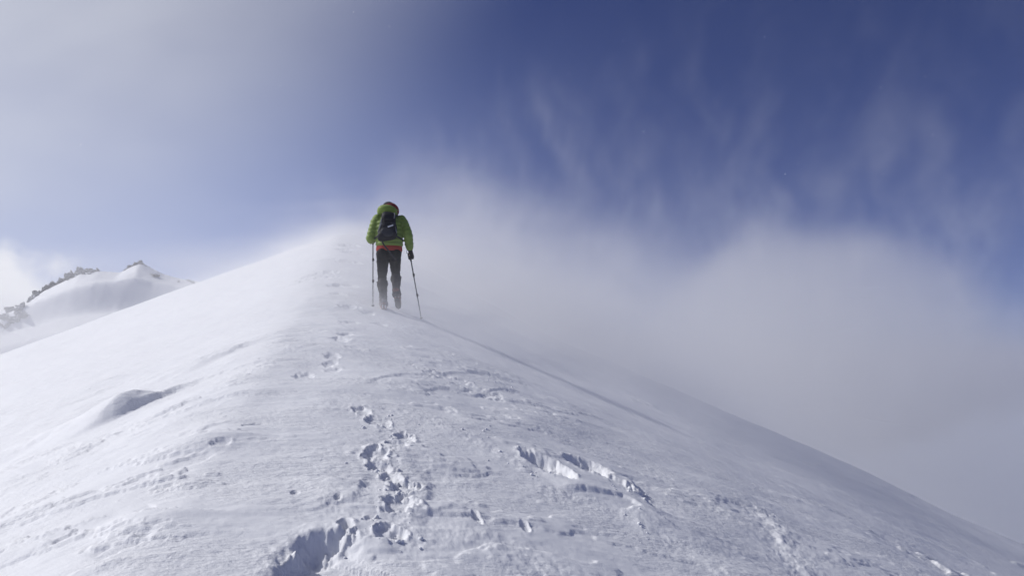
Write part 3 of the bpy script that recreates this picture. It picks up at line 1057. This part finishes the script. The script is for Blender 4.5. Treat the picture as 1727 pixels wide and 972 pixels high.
def pole(hand_local, tip, label, seed, out):
    h = WM @ hand_local
    ax = (h - tip).normalized()
    topp = h + ax * .075
    root = empty('trekking_pole', tip)
    tag(root, label, 'trekking pole', 'trekking poles held by the walker')
    L = (topp - tip).length
    def p(d_): return ax * d_
    def rod(name, d0, d1, r0, r1, mat, par=root, n=12, mid=None):
        bm = bmesh.new()
        pts = [p(d0), p(d1)] if mid is None else [p(d0), p((d0 + d1) / 2), p(d1)]
        rr_ = [r0, r1] if mid is None else [r0, mid, r1]
        tube(bm, pts, rr_, n)
        return done(bm, name, mat, par)
    rod('tip', -.03, .05, .0035, .006, STEEL)
    s1 = rod('lower_shaft', .045, L * .36, .0072, .0080, SHAFT)
    s2 = rod('middle_shaft', L * .35, L * .66, .0088, .0092, SHAFT)
    s3 = rod('upper_shaft', L * .65, L - .13, .0100, .0104, SHAFT)
    for par, dd in ((s1, L * .36), (s2, L * .66)):
        bm = bmesh.new()
        tube(bm, [p(dd - .022), p(dd + .022)], [.0150, .0150], 12)
        u_, v_ = frame_of(ax, V(1, 0, 0))
        brick_shape(bm, p(dd) + u_ * .016, (.006, .007, .018), None, .002)
        fuse(bm, 'clamp', RUBBER, par, 0.0025, 1)
    gr = rod('grip', L - .16, L - .01, .0150, .0175, RUBBER, root, 14, .0165)
    bm = bmesh.new(); blob(bm, p(L), (.021, .021, .016), None, 14); done(bm, 'grip_head', RUBBER, gr)
    bm = bmesh.new()
    u_, v_ = frame_of(ax, V(1, 0, 0))
    rg = [ring(bm, p(z_), u_ * r_, v_ * r_, 16) for z_, r_ in ((.020, .012), (.026, .026), (.032, .026), (.040, .012))]
    skin_rings(bm, rg); done(bm, 'basket', RUBBER, root)
    return ax


axr = pole(HAND_R, TIP_R, 'slanting pole gripped in the gloved right hand, its tip planted off the boots', 1, None)
axl = pole(HAND_L, TIP_L, 'nearly upright pole planted close beside the left boot, its grip hidden by the sleeve', 2, None)
rot3 = Matrix.Rotation(-WROT, 3, 'Z')
glove(HAND_R, WR_R, rot3 @ axr, V(1, -.35, .0), 1)
glove(HAND_L, WR_L, rot3 @ axl, V(-.5, -1, 0), 2)

# ------------------------------------------------------------------ backpack
pack = empty('backpack', WM @ V(-.02, -.09, 1.12), WROT)
tag(pack, 'small black backpack with grey side straps hanging on the green jacket', 'backpack')
pack.rotation_euler = (R(-9), R(2.5), WROT)
pack.rotation_mode = 'XYZ'
pack.scale = (BIG, BIG, BIG)


def pk(x, y, z): return V(x + .02, y + .09, z - 1.12)


bm = bmesh.new()
rings = []
for s_ in lerp_path([(1.115, -.030, -.115, .075, .055), (1.135, -.030, -.125, .130, .085), (1.19, -.026, -.135, .152, .105), (1.28, -.022, -.13, .150, .105), (1.36, -.02, -.125, .128, .098), (1.46, -.02, -.115, .112, .090), (1.52, -.02, -.105, .105, .080)], 24):
    z, cx, cy, rx, ry = s_
    w_ = .003 * math.sin(z * 90) + .003 * math.sin(z * 43 + 1)
    rings.append(ring(bm, pk(cx, cy, z), V(rx + w_, 0, .16 * rx), V(0, ry + w_, 0), 32, .72))
skin_rings(bm, rings)
bag = done(bm, 'main_bag', PACK, pack)
bm = bmesh.new()
rings = []
for s_ in lerp_path([(1.425, -.02, -.125, .100, .090), (1.445, -.02, -.13, .114, .102), (1.50, -.02, -.13, .114, .102), (1.55, -.02, -.115, .108, .088), (1.585, -.02, -.10, .085, .06), (1.60, -.02, -.095, .04, .03)], 16):
    z, cx, cy, rx, ry = s_
    rings.append(ring(bm, pk(cx, cy, z), V(rx, 0, -.05 * rx), V(0, ry, 0), 30, .7))
skin_rings(bm, rings)
lid = done(bm, 'lid', PACK, pack)
bm = bmesh.new()
blob(bm, pk(-.028, -.225, 1.225), (.105, .030, .075), Matrix.Rotation(R(6), 4, 'Y'), 22)
pocket = done(bm, 'front_pocket', PACK2, pack)
bm = bmesh.new()
blob(bm, pk(.055, -.205, 1.375), (.045, .026, .042), None, 16)
done(bm, 'mesh_pouch', PACK2, pack)
bm = bmesh.new()
brick_shape(bm, pk(.018, -.258, 1.318), (.046, .004, .011), Matrix.Rotation(R(-24), 4, 'Y'), .003)
done(bm, 'reflective_tab', SILVER, pack)


def strap(name, pts, w_, th, mat, par, ref):
    bm = bmesh.new()
    P = [V(*q) for q in lerp_path([tuple(p_) for p_ in pts], 14)]
    tube(bm, P, w_, 8, ref, th)
    return done(bm, name, mat, par)


strap('side_strap', [pk(-.125, -.17, 1.46), pk(-.135, -.19, 1.40), pk(-.150, -.19, 1.32), pk(-.172, -.17, 1.23)], .012, .35, GREY, pack, V(1, 0, 0))
strap('side_strap', [pk(-.118, -.20, 1.37), pk(-.140, -.205, 1.33), pk(-.155, -.20, 1.27)], .009, .4, GREY, pack, V(1, 0, 0))
strap('side_strap', [pk(.083, -.20, 1.34), pk(.105, -.205, 1.29), pk(.118, -.20, 1.23)], .010, .35, GREY, pack, V(1, 0, 0))
strap('side_strap', [pk(.070, -.20, 1.56), pk(.074, -.225, 1.51), pk(.068, -.23, 1.46)], .008, .4, GREY, pack, V(1, 0, 0))
strap('lid_strap', [pk(-.09, -.215, 1.50), pk(-.085, -.225, 1.44), pk(-.08, -.232, 1.37)], .009, .4, WEB, pack, V(1, 0, 0))
bm = bmesh.new(); brick_shape(bm, pk(-.082, -.236, 1.40), (.013, .005, .016), None, .003); done(bm, 'buckle', RUBBER, pack)
for sx in (-1, 1):
    strap('shoulder_strap', [pk(sx * .085 - .01, -.06, 1.545), pk(sx * .105, .03, 1.60), pk(sx * .125 + .01, .14, 1.585), pk(sx * .13 + .01, .26, 1.50), pk(sx * .135 + .01, .29, 1.38)], .026, .3, PACK2, pack, V(1, 0, 0))
strap('hip_strap', [pk(.13, -.10, 1.20), pk(.185, -.06, 1.185), pk(.235, .03, 1.18), pk(.225, .14, 1.19)], .016, .3, WEB, pack, V(0, 0, 1))
strap('hip_strap', [pk(-.17, -.10, 1.20), pk(-.20, -.03, 1.19), pk(-.23, .05, 1.18), pk(-.215, .15, 1.19)], .016, .3, WEB, pack, V(0, 0, 1))
strap('hanging_strap', [pk(-.100, -.13, 1.13), pk(-.095, -.150, 1.075), pk(-.04, -.165, .99), pk(.045, -.155, .90), pk(.125, -.115, .815)], .012, .3, WEB, pack, V(1, 0, 1))

# ------------------------------------------------------------------ crumbs of broken crust beside the prints
rnd = random.Random(21)
bm = bmesh.new()
for px, py, spread, cnt, big in ((640, 712, .22, 14, 1), (675, 745, .20, 14, 1), (645, 785, .22, 26, 1.2), (685, 840, .22, 26, 1.2), (662, 905, .2, 16, 1), (624, 878, .05, 4, 1.6),
                                 (600, 895, .12, 10, 1), (900, 790, .35, 22, 1.1), (1060, 830, .35, 26, 1.2), (820, 745, .45, 26, .8), (850, 655, .5, 22, 1.0), (1070, 880, .4, 14, .8), (780, 650, .5, 14, .8)):
    c = at(px, py)
    for k in range(cnt):
        x_, y_ = c.x + rnd.gauss(0, spread * .4), c.y + rnd.gauss(0, spread * .5)
        r_ = (.003 + .013 * rnd.random() ** 3) * big
        ret = bmesh.ops.create_icosphere(bm, subdivisions=1, radius=1.0)
        for v_ in ret['verts']:
            v_.co *= rnd.uniform(.7, 1.25)
        M_ = Matrix.Translation(V(x_, y_, ground(x_, y_) + r_ * .35)) @ Matrix.Rotation(rnd.uniform(0, 6), 4, 'Z') @ Matrix.Rotation(rnd.uniform(-.6, .6), 4, 'X') @ Matrix.Diagonal((r_ * 1.2, r_, r_ * .75, 1))
        bmesh.ops.transform(bm, matrix=M_, verts=ret['verts'])
cl = done(bm, 'snow_crumbs', SNOW, None)
tag(cl, 'small crumbs of broken snow crust beside the boot prints', None, None, 'stuff')

# ------------------------------------------------------------------ flakes caught by the sun
rnd = random.Random(8)
bm = bmesh.new()
for k in range(260):
    px, py, dist_ = rnd.uniform(-200, 1900), rnd.uniform(-60, 640), rnd.uniform(2.5, 11.0)
    c = EYE + ray(px, py) * dist_
    L = .0006 + .0034 * rnd.random() ** 3
    blob(bm, c, (L, L * .6, L * .35), Matrix.Rotation(rnd.uniform(-.5, .5), 4, 'Y'), 6)
fl = done(bm, 'snow_flakes', cloth('snow_flake', (0.9, 0.9, 0.92), .5, 0, 50, 0), None)
tag(fl, 'loose snow flakes drifting through the air', None, None, 'stuff')


# ------------------------------------------------------------------ blowing snow
def box_mesh(name, lo, hi):
    bm = bmesh.new()
    bmesh.ops.create_cube(bm, size=1.0)
    for v in bm.verts:
        v.co = Vector([lo[i] + (v.co[i] + 0.5) * (hi[i] - lo[i]) for i in range(3)])
    m_ = bpy.data.meshes.new(name); bm.to_mesh(m_); bm.free()
    return m_


def volume_mat(name):
    m = bpy.data.materials.new(name)
    m.use_nodes = True
    t = NT(m.node_tree)
    t.n.clear()
    o = t.new('ShaderNodeOutputMaterial')
    v = t.new('ShaderNodeVolumePrincipled')
    v.inputs['Color'].default_value = (0.99, 0.99, 0.995, 1)
    v.inputs['Anisotropy'].default_value = 0.18
    t.l.new(v.outputs[0], o.inputs['Volume'])
    return m, v


def lee_coords(t):
    pos = t.new('GeometryNodeInputPosition').outputs[0]
    sp = t.new('ShaderNodeSeparateXYZ'); t.l.new(pos, sp.inputs[0])
    x, y, z = sp.outputs
    s_ = t.math('ADD', t.dot(pos, (1.0, 0.183, 0.0)), 0.9)             # metres to the lee of the crest
    yc = t.math('MINIMUM', y, 31.0)
    crest_z = t.math('ADD', t.math('MULTIPLY_ADD', yc, 0.1945, 0.09), t.math('MULTIPLY', t.math('MULTIPLY', yc, t.math('SUBTRACT', yc, 13.0)), 0.0011))
    over = t.math('SUBTRACT', z, crest_z)                              # height over the crest line
    def fall(u, k, wd):
        return t.math('MULTIPLY', t.math('SUBTRACT', t.math('SQRT', t.math('MULTIPLY_ADD', u, u, wd * wd)), wd), k)
    dr = fall(t.math('MAXIMUM', s_, 0.0), SR, WR)
    dl = fall(t.math('MINIMUM', s_, 0.0), SL, WL)
    hgt = t.math('ADD', over, t.math('ADD', dr, dl))                   # height over the snow
    return pos, x, y, z, s_, over, hgt


def blown_snow(name, label, lo, hi, voxel, field, forward=0.18):
    """A cloud of snow: its density is worked out once on a grid of voxels."""
    m, v = volume_mat(name)
    v.inputs['Density'].default_value = 1.0
    v.inputs['Anisotropy'].default_value = forward
    o = link(name, box_mesh(name, lo, hi), m)
    tag(o, label, None, None, 'stuff')
    g = bpy.data.node_groups.new(name, 'GeometryNodeTree')
    g.interface.new_socket('Geometry', in_out='INPUT', socket_type='NodeSocketGeometry')
    g.interface.new_socket('Geometry', in_out='OUTPUT', socket_type='NodeSocketGeometry')
    t = NT(g)
    t.new('NodeGroupInput')
    out = t.new('NodeGroupOutput')
    den = field(t)
    den = t.math('MAXIMUM', t.math('SUBTRACT', den, 0.0004), 0.0)
    vc = t.new('GeometryNodeVolumeCube')
    t.l.new(den, vc.inputs['Density'])
    vc.inputs['Min'].default_value = lo
    vc.inputs['Max'].default_value = hi
    for k, ax in enumerate('XYZ'):
        vc.inputs['Resolution ' + ax].default_value = max(2, int(round((hi[k] - lo[k]) / voxel[k])))
    sm = t.new('GeometryNodeSetMaterial')
    sm.inputs['Material'].default_value = m
    t.l.new(vc.outputs[0], sm.inputs[0])
    t.l.new(sm.outputs[0], out.inputs[0])
    md = o.modifiers.new('blown_snow', 'NODES')
    md.node_group = g
    return o


def drift_field(t):
    pos, x, y, z, s_, over, hgt = lee_coords(t)
    n = t.noise(t.vmul(pos, (0.45, 1.0, 1.3)), 1.3, 4, 0.6, 0.4)
    lay = t.math('EXPONENT', t.math('MULTIPLY', t.math('MAXIMUM', hgt, 0.0), -3.6))
    msk = t.math('MULTIPLY', t.smooth(y, 6.0, 12.0), t.math('MULTIPLY', t.smooth(s_, -2.5, 1.4, 0.25, 1.0), t.smooth(s_, 9.0, 3.5, 0.12, 1.0)))
    msk = t.math('MULTIPLY', msk, t.math('MAXIMUM', t.smooth(y, 24.0, 18.0), t.smooth(s_, 5.0, 2.0)))
    den = t.math('MULTIPLY', t.math('MULTIPLY', lay, msk), t.smooth(n, 0.30, 0.75))
    lay2 = t.math('EXPONENT', t.math('MULTIPLY', t.math('MAXIMUM', hgt, 0.0), -0.8))
    msk2 = t.math('MULTIPLY', t.math('MULTIPLY', t.smooth(y, 13.4, 18.0), t.smooth(s_, 0.5, 4.0)), t.math('MULTIPLY', t.smooth(s_, 12.0, 7.5), t.smooth(y, 30.0, 24.0)))
    den2 = t.math('MULTIPLY', t.math('MULTIPLY', lay2, msk2), t.smooth(n, 0.2, 0.8))
    den = t.math('ADD', t.math('MULTIPLY', den, 0.70), t.math('MULTIPLY', den2, 0.62))
    streak = t.noise(t.vmul(pos, (0.35, 0.9, 1.6)), 0.9, 4, 0.6, 0.5)
    veil = t.math('MULTIPLY', t.math('EXPONENT', t.math('MULTIPLY', t.math('MAXIMUM', hgt, 0.0), -1.3)), t.smooth(streak, 0.42, 0.78))
    veil = t.math('MULTIPLY', veil, t.math('MULTIPLY', t.smooth(y, 15.0, 24.0), t.smooth(s_, 11.0, 4.0)))
    den = t.math('ADD', den, t.math("MULTIPLY", veil, 0.22))
    wind = t.math('MULTIPLY', t.math('EXPONENT', t.math('MULTIPLY', t.math('MAXIMUM', hgt, 0.0), -2.2)), t.smooth(streak, 0.36, 0.72))
    wind = t.math('MULTIPLY', wind, t.math('MULTIPLY', t.smooth(y, 4.0, 9.0), t.smooth(y, 26.0, 16.0)))
    den = t.math('ADD', den, t.math('MULTIPLY', t.math('MULTIPLY', wind, t.smooth(s_, 4.0, 0.5, 0.10, 1.0)), 0.11))
    # fades out at the ends of the grid
    den = t.math('MULTIPLY', den, t.math('MULTIPLY', t.smooth(x, -13.0, -8.0), t.smooth(x, 16.0, 10.0)))
    den = t.math('MULTIPLY', den, t.math('MULTIPLY', t.smooth(y, 35.0, 30.0), t.smooth(hgt, 4.2, 2.6)))
    return t.math('MULTIPLY', den, t.math('GREATER_THAN', hgt, -0.4))


def plume_field(t):
    pos, x, y, z, s_, over, hgt = lee_coords(t)
    wf = t.noise(t.vmul(pos, (1, 1, 0.8)), 0.17, 5, 0.6)
    q = t.new('ShaderNodeVectorMath', operation='SUBTRACT')
    t.l.new(pos, q.inputs[0]); q.inputs[1].default_value = (15.0, 43.0, 0.5)
    sq = t.new('ShaderNodeSeparateXYZ'); t.l.new(q.outputs[0], sq.inputs[0])
    qz = t.math('MAXIMUM', sq.outputs[2], 0.0)
    rr = t.math('ADD', t.math('ADD', t.math('POWER', t.math('DIVIDE', sq.outputs[0], t.math('MULTIPLY_ADD', t.math('MAXIMUM', t.math('SUBTRACT', 3.0, z), 0.0), 1.1, 9.0)), 2.0), t.math('POWER', t.math('DIVIDE', sq.outputs[1], 15.0), 2.0)),
                t.math('POWER', t.math('DIVIDE', qz, 8.4), 2.0))
    edge = t.math('ADD', t.math('SQRT', rr), t.math('MULTIPLY', t.math('SUBTRACT', wf, 0.5), 0.55))
    dome = t.smooth(edge, 0.80, 1.04, 1.0, 0.0)
    # fog hanging in the lee of the crest
    fog = t.math('EXPONENT', t.math('MULTIPLY', t.math('MAXIMUM', over, -1.0), -0.55))
    fog = t.math('MULTIPLY', t.math('MULTIPLY', fog, t.smooth(s_, -2.0, 5.0)), t.smooth(s_, 27.0, 14.0))
    fog = t.math('MULTIPLY', fog, t.smooth(wf, 0.25, 0.7))
    # thin streamers lifted high
    wv = t.new('ShaderNodeVectorMath', operation='MULTIPLY_ADD')
    t.l.new(t.noise(pos, 0.16, 2, 0.5, col=True), wv.inputs[0]); wv.inputs[1].default_value = (7.0, 3.0, 4.0)
    t.l.new(pos, wv.inputs[2])
    sn = t.noise(t.vmul(wv.outputs[0], (1.0, 0.45, 0.30)), 0.42, 4, 0.6)
    fan = t.smooth(t.math('SUBTRACT', t.math('MULTIPLY_ADD', s_, 0.85, 3.0), over), -1.5, 2.5)
    stream = t.math('MULTIPLY', t.smooth(sn, 0.54, 0.73), t.math('MULTIPLY', t.smooth(over, 14.0, 0.0), fan))
    thin = t.math('MULTIPLY', t.smooth(over, 15.0, 0.0), fan)
    thin = t.math('MULTIPLY', thin, t.smooth(wf, 0.2, 0.8))
    den = t.math('ADD', t.math("MULTIPLY", dome, 0.075), t.math('MULTIPLY', fog, 0.027))
    den = t.math('ADD', den, t.math('ADD', t.math('MULTIPLY', stream, 0.055), t.math('MULTIPLY', thin, 0.0035)))
    den = t.math('MULTIPLY', den, t.math('MULTIPLY', t.smooth(y, 24.0, 31.0), t.smooth(y, 72.0, 60.0)))
    den = t.math('MULTIPLY', den, t.math('MULTIPLY', t.smooth(x, -16.0, -10.0), t.smooth(x, 52.0, 40.0)))
    den = t.math('MULTIPLY', den, t.smooth(z, 24.0, 19.0))
    return t.math('MULTIPLY', den, t.math('GREATER_THAN', z, -29.0))


blown_snow('ground_drift', 'low drifting snow blowing over the crest round the walker', (-13.0, 4.0, -6.0), (16.0, 35.0, 10.0), (0.15, 0.16, 0.11), drift_field)
blown_snow('snow_plume', 'tall pale plume of blown snow rising behind the right flank of the ridge', (-16.0, 24.0, -30.0), (52.0, 73.0, 24.0), (0.32, 0.45, 0.32), plume_field, 0.42)


def far_drift_field(t):
    pos, x, y, z, s_, over, hgt = lee_coords(t)
    n = t.noise(t.vmul(pos, (0.35, 0.35, 1.6)), 0.035, 3, 0.55)
    den = t.math('MULTIPLY', t.smooth(n, 0.30, 0.70), t.smooth(z, 66.0, 20.0))
    den = t.math('MULTIPLY', den, t.math('MULTIPLY', t.smooth(y, 300.0, 340.0), t.smooth(y, 440.0, 400.0)))
    den = t.math('MULTIPLY', den, t.math('MULTIPLY', t.smooth(x, -420.0, -370.0), t.smooth(x, -60.0, -130.0)))
    return t.math('MULTIPLY', den, 0.017)


blown_snow('far_drift', 'faint drifting snow veiling the far mountain', (-420.0, 300.0, -60.0), (-60.0, 440.0, 70.0), (8.0, 8.0, 4.0), far_drift_field)

# air
m, v = volume_mat('haze')
v.inputs['Density'].default_value = 0.00015
v.inputs['Color'].default_value = (0.97, 0.98, 1.0, 1)
zmin = float(GZ.min()) - 1.0
o = link('haze', box_mesh('haze', (-1520, -1520, zmin), (1520, 1520, 82)), m)
tag(o, 'thin ice haze in the mountain air', None, None, 'stuff')
